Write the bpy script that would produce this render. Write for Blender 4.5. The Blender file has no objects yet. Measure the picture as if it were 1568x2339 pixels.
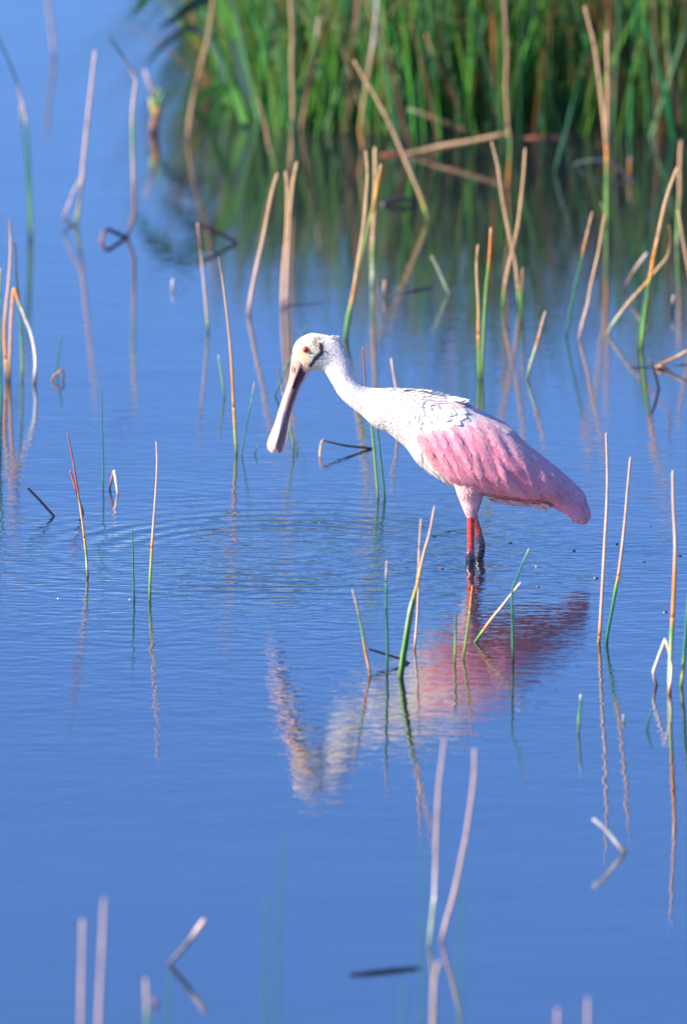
import bpy, math, random
from mathutils import Vector, noise
from mathutils.bvhtree import BVHTree
from math import sin, cos, pi, radians, sqrt, atan2, exp

random.seed(7)
S = bpy.context.scene
COL = S.collection

# ------------------------------------------------------------------ camera
PITCH = radians(9.5)
CAM_H = 6.049                      # metres above the water
FPX = 36000.0                      # focal length in reference pixels (1568 x 2339)
CX, CY = 784.0, 1169.5
cam_d = bpy.data.cameras.new('camera')
cam = bpy.data.objects.new('camera', cam_d); COL.objects.link(cam)
cam.location = (0, 0, CAM_H)
cam.rotation_euler = (radians(90) - PITCH, 0, 0)
cam_d.sensor_fit = 'VERTICAL'; cam_d.sensor_height = 36.0
cam_d.lens = 36.0 * FPX / 2339.0
cam_d.clip_start = 0.5; cam_d.clip_end = 2000
cam_d.dof.use_dof = True
cam_d.dof.focus_distance = 35.9
cam_d.dof.aperture_fstop = 4.4
cam_d.dof.aperture_blades = 0
S.camera = cam

# ------------------------------------------------------------------ sky and sun
SUN_EL = radians(31)
SUN_AZ = radians(19)                # how far the sun stands towards the camera from due left
sdir = Vector((-cos(SUN_AZ) * cos(SUN_EL), -sin(SUN_AZ) * cos(SUN_EL), sin(SUN_EL)))
W = bpy.data.worlds.new('World'); S.world = W; W.use_nodes = True
nt = W.node_tree; nt.nodes.clear()
sky = nt.nodes.new('ShaderNodeTexSky'); sky.sky_type = 'NISHITA'; sky.sun_disc = False
sky.sun_elevation = SUN_EL; sky.sun_rotation = atan2(sdir.x, sdir.y) % (2 * pi)
sky.air_density = 0.7; sky.dust_density = 0.4; sky.ozone_density = 8.0; sky.altitude = 0
hs = nt.nodes.new('ShaderNodeHueSaturation'); hs.inputs['Saturation'].default_value = 1.07; hs.inputs['Hue'].default_value = 0.509
bg = nt.nodes.new('ShaderNodeBackground'); bg.inputs['Strength'].default_value = 0.13
wo = nt.nodes.new('ShaderNodeOutputWorld')
nt.links.new(sky.outputs[0], hs.inputs['Color']); nt.links.new(hs.outputs[0], bg.inputs[0]); nt.links.new(bg.outputs[0], wo.inputs[0])
sl = bpy.data.lights.new('sun', 'SUN'); sl.energy = 5.0; sl.angle = radians(0.5); sl.color = (1.0, 0.90, 0.76)
sun = bpy.data.objects.new('sun', sl); COL.objects.link(sun)
sun.rotation_euler = sdir.to_track_quat('Z', 'Y').to_euler()
sun.location = (-6, 8, 8)

S.view_settings.view_transform = 'Standard'; S.view_settings.look = 'None'
S.view_settings.exposure = 1.2; S.view_settings.gamma = 1.0
S.view_settings.use_curve_mapping = False
S.render.engine = 'CYCLES'
S.cycles.use_denoising = True
S.cycles.max_bounces = 6

# ------------------------------------------------------------------ placing helpers
cP, sP = cos(PITCH), sin(PITCH)
CAMV = Vector((0, 0, CAM_H))
def ray(px, py):
    u = (px - CX) / FPX; v = (CY - py) / FPX
    return Vector((u, cP + v * sP, -sP + v * cP))
def ground(px, py, z=0.0):
    d = ray(px, py); return CAMV + d * ((z - CAM_H) / d.z)
def onplane(px, py, y):
    d = ray(px, py); return CAMV + d * (y / d.y)
def mmpx(y):                       # metres per reference pixel at ground distance y
    return y / cP / FPX
def lerp(a, b, t): return a + (b - a) * t
def mix(a, b, t): return tuple(lerp(x, y, t) for x, y in zip(a, b))
def interp(tab, x):
    if x <= tab[0][0]: return tab[0][1]
    for (a, va), (b, vb) in zip(tab, tab[1:]):
        if x <= b: return lerp(va, vb, (x - a) / (b - a))
    return tab[-1][1]

# ------------------------------------------------------------------ materials
def mat_new(name):
    m = bpy.data.materials.new(name); m.use_nodes = True
    t = m.node_tree; t.nodes.clear()
    o = t.nodes.new('ShaderNodeOutputMaterial'); p = t.nodes.new('ShaderNodeBsdfPrincipled')
    t.links.new(p.outputs[0], o.inputs[0])
    return m, t, p
def N(t, kind, **kw):
    n = t.nodes.new(kind)
    for k, v in kw.items():
        if k in ('operation', 'data_type', 'blend_type', 'noise_dimensions', 'wave_type', 'layer_name'): setattr(n, k, v)
        else: n.inputs[k].default_value = v
    return n

def mat_vcol(name, rough=0.5, spec=0.4, nscale=60.0, namt=0.25, stretch=(1, 1, 0.12), bump=0.0, trans=0.0, sheen=0.0, coat=0.0):
    m, t, p = mat_new(name)
    a = t.nodes.new('ShaderNodeVertexColor'); a.layer_name = 'Col'
    tc = t.nodes.new('ShaderNodeNewGeometry')
    mp = t.nodes.new('ShaderNodeMapping'); mp.inputs['Scale'].default_value = stretch
    t.links.new(tc.outputs['Position'], mp.inputs[0])
    nz = N(t, 'ShaderNodeTexNoise', Scale=nscale, Detail=4.0)
    t.links.new(mp.outputs[0], nz.inputs['Vector'])
    mr = t.nodes.new('ShaderNodeMapRange')
    mr.inputs['From Min'].default_value = 0.25; mr.inputs['From Max'].default_value = 0.75
    mr.inputs['To Min'].default_value = 1 - namt; mr.inputs['To Max'].default_value = 1 + namt
    t.links.new(nz.outputs[0], mr.inputs[0])
    vm = t.nodes.new('ShaderNodeVectorMath'); vm.operation = 'SCALE'
    t.links.new(a.outputs[0], vm.inputs[0]); t.links.new(mr.outputs[0], vm.inputs['Scale'])
    t.links.new(vm.outputs[0], p.inputs['Base Color'])
    p.inputs['Roughness'].default_value = rough; p.inputs['Specular IOR Level'].default_value = spec
    p.inputs['Sheen Weight'].default_value = sheen; p.inputs['Coat Weight'].default_value = coat
    if bump:
        b = N(t, 'ShaderNodeBump', Strength=1.0, Distance=bump)
        t.links.new(nz.outputs[0], b.inputs['Height']); t.links.new(b.outputs[0], p.inputs['Normal'])
    if trans:
        tr = t.nodes.new('ShaderNodeBsdfTranslucent'); mx = t.nodes.new('ShaderNodeMixShader'); mx.inputs[0].default_value = trans
        t.links.new(vm.outputs[0], tr.inputs[0]); o = [n for n in t.nodes if n.type == 'OUTPUT_MATERIAL'][0]
        t.links.new(p.outputs[0], mx.inputs[1]); t.links.new(tr.outputs[0], mx.inputs[2]); t.links.new(mx.outputs[0], o.inputs[0])
    return m
M_REED = mat_vcol('reed_fibre', rough=0.45, spec=0.35, nscale=220, namt=0.25, stretch=(1, 1, 0.06), bump=0.0004, trans=0.12)
M_BLADE = mat_vcol('reed_blade', rough=0.5, spec=0.3, nscale=60, namt=0.3, stretch=(1, 1, 0.15), trans=0.3)
M_DEAD = mat_vcol('wet_dead_stem', rough=0.35, spec=0.5, nscale=150, namt=0.3, stretch=(1, 1, 1), bump=0.0005)
M_FEATHER = mat_vcol('feather', rough=0.75, spec=0.15, nscale=260, namt=0.10, stretch=(1, 1, 1), trans=0.10, sheen=0.1, bump=0.0008)
M_SKIN = mat_vcol('bird_body', rough=0.7, spec=0.2, nscale=160, namt=0.08, stretch=(1, 1, 1), bump=0.0012)
M_BILL = mat_vcol('bill_horn', rough=0.42, spec=0.4, nscale=120, namt=0.10, stretch=(1, 1, 0.3), bump=0.0005)
M_LEG = mat_vcol('wet_leg_scales', rough=0.22, spec=0.6, nscale=240, namt=0.25, stretch=(1, 1, 1), bump=0.0012, coat=0.5)
M_EYE = mat_vcol('glossy_eye', rough=0.08, spec=0.8, nscale=400, namt=0.1, stretch=(1, 1, 1), coat=1.0)

# ------------------------------------------------------------------ object helpers
def mesh_obj(name, verts, faces, cols, mat, parent=None, origin=Vector((0, 0, 0)), smooth=True, kind=None):
    me = bpy.data.meshes.new(name)
    me.from_pydata([(v[0] - origin.x, v[1] - origin.y, v[2] - origin.z) for v in verts], [], faces)
    if cols:
        ca = me.color_attributes.new('Col', 'FLOAT_COLOR', 'POINT')
        flat = []
        for c in cols: flat.extend((c[0], c[1], c[2], 1.0))
        ca.data.foreach_set('color', flat)
    if smooth: me.polygons.foreach_set('use_smooth', [True] * len(me.polygons))
    me.materials.append(mat)
    o = bpy.data.objects.new(name, me); COL.objects.link(o)
    if parent is not None: o.parent = parent
    if kind: o['kind'] = kind
    return o
def thing(name, label, cat, loc, group=None):
    o = bpy.data.objects.new(name, None); COL.objects.link(o); o.location = loc
    o.empty_display_size = 0.05
    tag(o, label, cat, group); return o
def tag(o, label, cat, group=None):
    o['label'] = label; o['category'] = cat
    if group: o['group'] = group

# ------------------------------------------------------------------ water
BIRD_Y = CAM_H / math.tan(PITCH + math.atan((1278 - CY) / FPX))
def make_water():
    m, t, p = mat_new('pond_water')
    g = t.nodes.new('ShaderNodeNewGeometry')
    sep = t.nodes.new('ShaderNodeSeparateXYZ'); t.links.new(g.outputs['Position'], sep.inputs[0])
    def mth(op, a, b=None, c=None):
        n = t.nodes.new('ShaderNodeMath'); n.operation = op
        for i, x in enumerate((a, b, c)):
            if x is None: continue
            if isinstance(x, (int, float)): n.inputs[i].default_value = x
            else: t.links.new(x, n.inputs[i])
        return n.outputs[0]
    def nz(scale, detail=2.0, sx=1.0, sy=1.0, off=(0, 0, 0), rough=0.5):
        mp = t.nodes.new('ShaderNodeMapping'); mp.inputs['Scale'].default_value = (sx, sy, 1); mp.inputs['Location'].default_value = off
        t.links.new(g.outputs['Position'], mp.inputs[0])
        n = N(t, 'ShaderNodeTexNoise', Scale=scale, Detail=detail, Roughness=rough); t.links.new(mp.outputs[0], n.inputs['Vector'])
        return n.outputs[0]
    def rings(cx, cy, lam, r0, sig, amp):
        dx = mth('SUBTRACT', sep.outputs[0], cx); dy = mth('SUBTRACT', sep.outputs[1], cy)
        r = mth('SQRT', mth('ADD', mth('MULTIPLY', dx, dx), mth('MULTIPLY', dy, dy)))
        wob = nz(2.2, 3.0, off=(cx, 3, 0))
        r = mth('ADD', r, mth('MULTIPLY', wob, 0.16))
        s = mth('SINE', mth('MULTIPLY', r, 2 * pi / lam))
        e = mth('DIVIDE', mth('SUBTRACT', r, r0), sig)
        e = mth('EXPONENT', mth('MULTIPLY', mth('MULTIPLY', e, e), -1.0))
        pa = mth('ADD', mth('MULTIPLY', nz(3.0, 2.0, off=(5, cx, 0)), 2.6), -0.6)
        return mth('MULTIPLY', mth('MULTIPLY', mth('MULTIPLY', s, e), pa), amp)
    def blob(cx, cy, sx, sy):
        dx = mth('DIVIDE', mth('SUBTRACT', sep.outputs[0], cx), sx); dy = mth('DIVIDE', mth('SUBTRACT', sep.outputs[1], cy), sy)
        return mth('EXPONENT', mth('MULTIPLY', mth('ADD', mth('MULTIPLY', dx, dx), mth('MULTIPLY', dy, dy)), -1.0))
    fine = nz(30, 2.0, 0.55, 1.0)
    mid = nz(8, 2.0, 0.7, 1.0, (3, 1, 0))
    swell = nz(1.6, 2.0, 0.7, 1.0, (7, 2, 0))
    patch = nz(0.9, 1.0, 0.6, 1.0, (1, 9, 0))
    amt = mth('ADD', mth('MULTIPLY', patch, 0.9), 0.25)
    near = blob(-0.1, BIRD_Y - 0.35, 1.3, 1.7)
    amt = mth('ADD', amt, mth('MULTIPLY', near, 2.9))
    h = mth('MULTIPLY', mth('MULTIPLY', fine, amt), 0.00055)
    h = mth('ADD', h, mth('MULTIPLY', mth('MULTIPLY', mid, amt), 0.00055))
    h = mth('ADD', h, mth('MULTIPLY', swell, 0.0016))
    c = ground(655, 1262)
    h = mth('ADD', h, rings(c.x, c.y, 0.075, 0.50, 0.26, 0.00070))
    h = mth('ADD', h, rings(c.x, c.y, 0.055, 0.28, 0.22, 0.00014))
    c2 = ground(1085, 1276)
    h = mth('ADD', h, rings(c2.x, c2.y, 0.036, 0.06, 0.25, 0.00034))
    fine2 = nz(48, 2.0, 0.35, 1.0, (4, 4, 0)); band = blob(-0.30, BIRD_Y - 0.1, 0.95, 0.95)
    h = mth('ADD', h, mth('MULTIPLY', mth('MULTIPLY', fine2, band), 0.0016))
    band2 = mth('ADD', mth('MULTIPLY', patch, 0.5), 0.12)
    h = mth('ADD', h, mth('MULTIPLY', mth('MULTIPLY', nz(38, 1.0, 0.3, 1.0, (9, 4, 0)), band2), 0.00045))
    b = N(t, 'ShaderNodeBump', Strength=1.0, Distance=1.0)
    t.links.new(h, b.inputs['Height']); t.links.new(b.outputs[0], p.inputs['Normal'])
    silt = nz(0.5, 3.0, 0.5, 1.0, (2, 2, 0))
    cr = t.nodes.new('ShaderNodeMix'); cr.data_type = 'RGBA'
    cr.inputs['A'].default_value = (0.009, 0.011, 0.016, 1); cr.inputs['B'].default_value = (0.014, 0.016, 0.022, 1)
    t.links.new(silt, cr.inputs['Factor']); t.links.new(cr.outputs['Result'], p.inputs['Base Color'])
    p.inputs['Roughness'].default_value = 0.004; p.inputs['IOR'].default_value = 2.35
    o = mesh_obj('water', [(-900, -200, 0), (900, -200, 0), (900, 1600, 0), (-900, 1600, 0)], [(0, 1, 2, 3)], None, m, smooth=False, kind='structure')
    md, td, pd = mat_new('pond_bed'); n = N(td, 'ShaderNodeTexNoise', Scale=3.0, Detail=6.0)
    r = td.nodes.new('ShaderNodeMix'); r.data_type = 'RGBA'; r.inputs['A'].default_value = (0.05, 0.04, 0.03, 1); r.inputs['B'].default_value = (0.12, 0.10, 0.07, 1)
    td.links.new(n.outputs[0], r.inputs['Factor']); td.links.new(r.outputs['Result'], pd.inputs['Base Color']); pd.inputs['Roughness'].default_value = 0.9
    mesh_obj('ground', [(-900, -200, -0.5), (900, -200, -0.5), (900, 1600, -0.5), (-900, 1600, -0.5)], [(0, 1, 2, 3)], None, md, smooth=False, kind='structure')
make_water()

# ------------------------------------------------------------------ spoonbill
def P(px, py, dy=0.0): return onplane(px, py, BIRD_Y + dy)
def to_px(v):
    d = v - CAMV; f = d.y * cP - d.z * sP; up = d.y * sP + d.z * cP
    return CX + FPX * d.x / f, CY - FPX * up / f
MM = 0.001
def catmull(pts, k):
    out = []; n = len(pts)
    for i in range(n - 1):
        p0 = pts[max(i - 1, 0)]; p1 = pts[i]; p2 = pts[i + 1]; p3 = pts[min(i + 2, n - 1)]
        for j in range(k):
            t = j / k
            out.append(tuple(0.5 * (2 * b + (c - a) * t + (2 * a - 5 * b + 4 * c - d) * t * t + (-a + 3 * b - 3 * c + d) * t ** 3) for a, b, c, d in zip(p0, p1, p2, p3)))
    out.append(tuple(pts[-1])); return out
def loft(secs, nr=32, yoff=0.0, power=1.0):
    """secs: (ax, ay, bx, by, half width mm, sideways offset mm)"""
    V, F = [], []
    for s in secs:
        A = P(s[0], s[1]); B = P(s[2], s[3]); c = (A + B) / 2; h = (A - B) / 2
        off = (s[5] if len(s) > 5 else 0) * MM
        for i in range(nr):
            th = 2 * pi * i / nr; cc, ss = cos(th), sin(th)
            cc = math.copysign(abs(cc) ** power, cc); ss = math.copysign(abs(ss) ** power, ss)
            V.append(c + h * cc + Vector((0, (s[4] * MM) * ss + off + yoff, 0)))
    ns = len(secs)
    for a in range(ns - 1):
        for i in range(nr):
            j = (i + 1) % nr
            F.append((a * nr + i, a * nr + j, (a + 1) * nr + j, (a + 1) * nr + i))
    V.append(sum(V[:nr], Vector()) / nr); V.append(sum(V[(ns - 1) * nr:ns * nr], Vector()) / nr)
    for i in range(nr):
        j = (i + 1) % nr
        F.append((ns * nr, j, i)); F.append((ns * nr + 1, (ns - 1) * nr + i, (ns - 1) * nr + j))
    return V, F
BODY = [(667, 819, 694, 851, 9), (667, 806, 703, 850, 13), (669, 794, 710, 847, 17), (678, 778, 716, 845, 20), (693, 767, 722, 845, 23),
        (712, 760.5, 728, 845, 24), (735, 763, 735, 847, 23), (756, 768, 740, 850, 21), (774, 779, 746, 857, 20), (789, 798, 752, 867, 20),
        (799, 822, 761, 882, 21), (808, 848, 770, 898, 22), (821, 870, 785, 916, 25), (842, 884, 804, 932, 28), (868, 887, 828, 951, 32),
        (895, 887, 850, 971, 39), (932, 889, 885, 989, 50), (972, 893, 922, 1018, 61), (1012, 903, 946, 1048, 69), (1048, 914, 975, 1076, 74),
        (1080, 930, 1012, 1100, 75), (1112, 945, 1056, 1117, 73), (1150, 966, 1104, 1131, 67), (1190, 1002, 1154, 1141, 57), (1228, 1036, 1202, 1150, 44),
        (1262, 1066, 1240, 1154, 31), (1290, 1096, 1268, 1154, 20), (1310, 1122, 1290, 1160, 11), (1322, 1142, 1308, 1162, 5)]
THIGH_N = [(1024, 1082, 1122, 1086, 40, -26), (1036, 1104, 1108, 1112, 34, -28), (1042, 1122, 1101, 1128, 27, -28), (1048, 1138, 1097, 1142, 20, -28), (1055, 1156, 1092, 1158, 15, -28), (1062, 1172, 1087, 1172, 11, -27), (1066, 1179, 1085, 1179, 8, -27)]
def shifted(secs, dx, off): return [(a + dx, b, c + dx, d, e, off) for a, b, c, d, e, f in secs]
THIGH_F = [(a + 10, b, c + 4, d, e * .9, 28) for a, b, c, d, e, f in THIGH_N]
def build_base():
    V, F = loft(catmull([tuple(map(float, s)) for s in BODY], 5), 40)
    for T in (THIGH_N, THIGH_F):
        v, f = loft(catmull([tuple(map(float, s)) for s in T], 3), 24); n = len(V)
        V += v; F += [tuple(i + n for i in q) for q in f]
    me = bpy.data.meshes.new('tmp'); me.from_pydata(V, [], F); o = bpy.data.objects.new('tmp', me); COL.objects.link(o)
    md = o.modifiers.new('r', 'REMESH'); md.mode = 'VOXEL'; md.voxel_size = 0.0028
    sm = o.modifiers.new('s', 'SMOOTH'); sm.iterations = 4; sm.factor = 0.5
    dg = bpy.context.evaluated_depsgraph_get(); me2 = bpy.data.meshes.new_from_object(o.evaluated_get(dg))
    vs = [v.co.copy() for v in me2.vertices]; fs = [tuple(p.vertices) for p in me2.polygons]; ns = [v.normal.copy() for v in me2.vertices]
    bpy.data.objects.remove(o); bpy.data.meshes.remove(me); bpy.data.meshes.remove(me2)
    return vs, fs, ns

WHITE = (0.76, 0.695, 0.665); CREAM = (0.78, 0.74, 0.57); PINKW = (0.78, 0.50, 0.53); PINK = (0.80, 0.225, 0.31); ROSE = (0.74, 0.16, 0.23)
SKINC = (0.60, 0.535, 0.37); SLATE = (0.025, 0.025, 0.045); REDP = (0.78, 0.13, 0.14)
def seg_d(x, y, ax, ay, bx, by):
    t = max(0, min(1, ((x - ax) * (bx - ax) + (y - ay) * (by - ay)) / ((bx - ax) ** 2 + (by - ay) ** 2)))
    return math.hypot(x - ax - t * (bx - ax), y - ay - t * (by - ay))
def sm(a, b, x):
    t = max(0, min(1, (x - a) / (b - a))); return t * t * (3 - 2 * t)
def body_col(v):
    x, y = to_px(v); n = noise.noise(v * 90); n2 = noise.noise(v * 260 + Vector((3, 1, 5)))
    c = WHITE
    if y < 862 and x < 760:                                  # bare head
        c = SKINC
        k = sm(800, 840, y) * sm(712, 690, x); c = mix(c, (0.76, 0.47, 0.33), k * 0.8)
        k = sm(722, 745, x + n * 10); c = mix(c, WHITE, k)
        k = sm(700, 712, x) * sm(748, 735, x) * sm(832, 815, y) * sm(764, 772, y)
        if n2 + n * .6 > 0.05: c = mix(c, (0.13, 0.13, 0.18), k * 0.85)
        k = sm(790, 812, y) * sm(700, 712, x) * sm(845, 828, y)
        c = mix(c, (0.30, 0.30, 0.36), k * (0.35 + n2))
        d = min(seg_d(x, y, 733, 788, 735, 806), seg_d(x, y, 735, 806, 722, 818), seg_d(x, y, 722, 818, 710, 834)) + n2 * 3
        c = mix(c, SLATE, sm(7.0, 2.8, d))
        d = min(seg_d(x, y, 668, 806, 686, 806), seg_d(x, y, 686, 806, 704, 812)) + n2
        c = mix(c, (0.62, 0.30, 0.14), sm(3.0, 1.0, d) * .8)
        d = math.hypot(x - 698, y - 798); c = mix(c, (0.62, 0.36, 0.20), sm(11, 8, d) * .7)
    if 738 < x < 905:
        c = mix(c, (0.50, 0.47, 0.52), .55 * sm(.05, .5, noise.noise(Vector((v.x * 190, v.y * 190, v.z * 90))) + .4 * n2))
    if x > 760:
        c = mix(c, CREAM, 0.5 * exp(-((x - 925) ** 2 + (y - 950) ** 2) / 45 ** 2))
        k = sm(990, 1130, x + n * 30); c = mix(c, PINKW, k)
        k = sm(1060, 1180, x) * sm(1060, 1120, y + n * 15); c = mix(c, PINK, k * .8)
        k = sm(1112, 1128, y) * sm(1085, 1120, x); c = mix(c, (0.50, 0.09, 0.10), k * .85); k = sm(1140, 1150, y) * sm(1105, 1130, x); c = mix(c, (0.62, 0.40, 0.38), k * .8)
        c = mix(c, (0.42, 0.20, 0.17), .7 * exp(-(seg_d(x, y, 950, 938, 1020, 920) / 1.8) ** 2)); c = mix(c, (0.42, 0.12, 0.14), .8 * exp(-(seg_d(x, y, 1042, 915, 1064, 922) / 3) ** 2))
        c = mix(c, (0.58, 0.53, 0.55), .35 * sm(0, .5, n + .3 * n2))
        k = sm(985, 1030, x + (y - 1080) * .4) * sm(1060, 1100, y) * sm(1130, 1100, x); c = mix(c, (0.82, 0.47, 0.49), k)
    return tuple(max(0.02, q * (1 + 0.05 * n)) for q in c)
CL = [(((s[0] + s[2]) / 2), ((s[1] + s[3]) / 2)) for s in BODY]
def flow(v):
    x, y = to_px(v)
    if y > 1100 and 1030 < x < 1110: return Vector((0.1, 0, -1))
    best = min(range(len(CL) - 1), key=lambda i: (CL[i][0] + CL[i + 1][0] - 2 * x) ** 2 + (CL[i][1] + CL[i + 1][1] - 2 * y) ** 2)
    a, b = CL[best], CL[best + 1]; d = Vector((b[0] - a[0], 0, -(b[1] - a[1]))).normalized()
    if x > 860: d = (d + Vector((0.1, 0, -0.35))).normalized()
    return d
class Bag:
    def __init__(s): s.v, s.f, s.c = [], [], []
    def feather(s, base, d, nrm, L, w, col, lift=0.2, curve=0.0, tipc=None, surf=None, steps=4, droop=0.0, rag=0.0):
        """one feather: a vane with rounded tip, arched across and lifted towards the tip"""
        d = (d - nrm * d.dot(nrm)).normalized(); side = nrm.cross(d).normalized()
        n0 = len(s.v)
        for i in range(steps + 1):
            t = i / steps
            wd = w * 0.5 * min(1.0, (0.55 + 1.1 * t)) * sqrt(max(0.0, 1 - max(0, (t - 0.45) / 0.55) ** 2.2)) + w * 0.02
            if surf: c0, nn, dd = surf(t); sd = nn.cross(dd).normalized()
            else: c0 = base + d * L * t + side * curve * t * t * L; nn = nrm; sd = side
            c0 = c0 + nn * (lift * L * (t ** 1.5) * 0.5 - droop * L * t * t + 0.0006)
            j = random.uniform(-rag, rag) * L if rag else 0
            k = mix(col, tipc, t) if tipc else col
            for q, e in ((-1, -0.16), (0, 0.0), (1, -0.16)):
                s.v.append(c0 + sd * wd * q + nn * (e * wd) + d * (j if q else 0)); s.c.append(k if q else tuple(z * 0.97 for z in k))
        for i in range(steps):
            for q in (0, 1):
                a = n0 + i * 3 + q; s.f.append((a, a + 1, a + 4, a + 3))

foot = P(1075, 1278, -0.027)
ROOT = Vector((foot.x, BIRD_Y, 0.0))
bird = thing('spoonbill', 'pink and white wading bird with a long spoon shaped bill standing in the water', 'bird', ROOT)
def part(name, V, F, C, mat, parent=bird, kind=None, smooth=True): return mesh_obj(name, V, F, C, mat, parent, ROOT, smooth, kind)
bv, bf, bn = build_base()
body = part('body', bv, bf, [body_col(v) for v in bv], M_SKIN)

def plumage():
    bag = Bag(); rnd = random.Random(3); idx = list(range(len(bv))); rnd.shuffle(idx)
    grid = {}
    for i in idx:
        v = bv[i]; x, y = to_px(v)
        if v.y > BIRD_Y + 0.05: continue
        if x < 735 or (x < 748 and y < 800): continue
        if y > 1174: continue
        if x < 850: L, w = 0.011, 0.0035
        elif x < 950: k = (x - 850) / 100; L, w = lerp(.013, .020, k), lerp(.005, .010, k)
        else: L, w = 0.030, 0.0095
        if y > 1100 and x < 1110: L, w = 0.013, 0.006
        sp = L * 0.36; key = (int(v.x / sp), int(v.y / sp), int(v.z / sp), L > .02)
        if key in grid: continue
        grid[key] = 1
        n = bn[i]; d = flow(v) + Vector((rnd.uniform(-.18, .18), rnd.uniform(-.18, .18), rnd.uniform(-.18, .18)))
        c = body_col(v); b = rnd.uniform(0.70, 1.05); c = tuple(q * b for q in c)
        top = sm(0.5, 0.9, n.z)
        lf = rnd.uniform(0.06, 0.20) * (1 if L < .028 else .10) + (0.06 if 860 < x < 1000 and top > .3 else 0)
        random.seed(i)
        bag.feather(v - n * 0.001, d, n, L * rnd.uniform(.8, 1.25), w, c, lift=lf, curve=rnd.uniform(-.2, .2), steps=3)
    # nape tuft and ragged under-tail coverts
    for k in range(26):
        q = P(rnd.uniform(752, 768), rnd.uniform(766, 774), rnd.uniform(-.012, .012))
        bag.feather(q, Vector((1, 0, -0.5 + rnd.uniform(-.4, .3))), Vector((0.2, rnd.uniform(-.4, .4), 1)).normalized(), rnd.uniform(.006, .010), .003, WHITE, lift=.2, steps=3)
    for k in range(46):
        x = rnd.uniform(1110, 1236); q = P(x, lerp(1138, 1152, (x - 1110) / 126), rnd.uniform(-.03, .02))
        bag.feather(q, Vector((1, 0, -0.42 + rnd.uniform(-.2, .1))), Vector((0.1, -1, -.3)).normalized(), rnd.uniform(.02, .032), .008, mix(PINKW, (0.66, 0.36, 0.34), rnd.random()), lift=.08, steps=3)
    for x, y, a, L in ((1204, 1150, -.5, .026), (1214, 1152, -.6, .03), (1222, 1153, -.5, .026), (1180, 1147, -.3, .024), (1232, 1154, -.2, .02)):
        for k in range(3):
            bag.feather(P(x + k * 2, y, -.01 * k), Vector((1, 0, a - k * .1)), Vector((0, -1, 0)), L, .004, PINKW, steps=3)
    for k in range(40):                                     # ruffled mantle edge over the back
        x = rnd.uniform(880, 1060); yy = interp([(880, 889), (932, 889), (972, 893), (1012, 903), (1060, 916)], x)
        bag.feather(P(x, yy + 2, rnd.uniform(-.02, .02)), Vector((1, 0, -0.05 + rnd.uniform(-.3, .1))), Vector((-.2, rnd.uniform(-.3, .3), 1)).normalized(), rnd.uniform(.011, .017), .007, WHITE, lift=.18, steps=3)
    bvh = BVHTree.FromPolygons(bv, bf)
    for k in range(34):
        u = rnd.random(); x = lerp(985, 1180, u); y = lerp(925, 985, u) + rnd.uniform(-16, 14) + 8 * sin(u * 3)
        d = ray(x, y).normalized(); loc, nrm, ix, dist = bvh.ray_cast(CAMV, d)
        if loc is None: continue
        if nrm.dot(d) > 0: nrm = -nrm
        c = mix(WHITE, PINKW, sm(0.2, .8, u) * rnd.uniform(.5, 1)); c = tuple(z * rnd.uniform(.93, 1.03) for z in c)
        bag.feather(loc + nrm * .001, Vector((1, 0, -.62 + rnd.uniform(-.3, .2))), nrm, rnd.uniform(.026, .038), rnd.uniform(.014, .02), c, lift=rnd.uniform(.0, .05), steps=5, curve=rnd.uniform(-.1, .1))
    for k in range(14):                                     # overhanging mantle edge
        x = rnd.uniform(1015, 1046); y = 905 + (x - 1015) * .25 + rnd.uniform(0, 6)
        bag.feather(P(x, y, rnd.uniform(-.04, .0)), Vector((1, 0, -.30 + rnd.uniform(-.1, .1))), Vector((0, -.6, 1)).normalized(), rnd.uniform(.022, .03), .011, WHITE, lift=.06, steps=4)
    part('plumage', bag.v, bag.f, bag.c, M_FEATHER, body, kind='stuff')
plumage()

# wings ------------------------------------------------------------
WT = [(948, 988, 948, 1000, 58), (957, 968, 961, 1030, 70), (988, 952, 992, 1070, 82), (1040, 942, 1035, 1104, 89), (1090, 948, 1090, 1124, 89),
      (1140, 970, 1148, 1132, 83), (1190, 1004, 1205, 1140, 70), (1235, 1040, 1250, 1142, 54), (1275, 1073, 1280, 1160, 38), (1308, 1104, 1300, 1182, 26),
      (1331, 1133, 1314, 1193, 20), (1343, 1156, 1323, 1197, 15), (1348, 1171, 1333, 1198, 9), (1348, 1182, 1341, 1194, 4)]
WTI = catmull([tuple(map(float, s)) for s in WT], 8)
PROF = [(0, .30), (.12, .62), (.3, .88), (.55, 1.0), (.8, .95), (.93, .82), (1, .62)]
def wing_pt(s, t, side=-1):
    s = max(0, min(0.9999, s)) * (len(WTI) - 1); i = int(s); f = s - i
    a, b = WTI[i], WTI[min(i + 1, len(WTI) - 1)]
    tx, ty, bx, by, hw = (lerp(a[k], b[k], f) for k in range(5))
    t = max(0, min(1, t)); r = interp(PROF, t)
    x, y = lerp(tx, bx, t), lerp(ty, by, t)
    fold = noise.noise(Vector(((x - 0.45 * y) * .055, y * .012, 5))) * .0042 + noise.noise(Vector(((x - .35 * y) * .12, y * .02, 9))) * .0014
    fold *= min(1, 4 * t, 4 * (1 - t)) * sm(0.02, .15, s / (len(WTI) - 1))
    return P(x, y, side * (hw * MM * r + fold))
def wing_frame(s, t, side):
    e = 0.004; p = wing_pt(s, t, side); du = wing_pt(min(1, s + e), t, side) - wing_pt(s - e, t, side); dv = wing_pt(s, min(1, t + e), side) - wing_pt(s, t - e, side)
    n = du.cross(dv).normalized()
    if n.y * side < 0: n = -n
    return p, n, du / (2 * e), dv / (2 * e)
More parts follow.
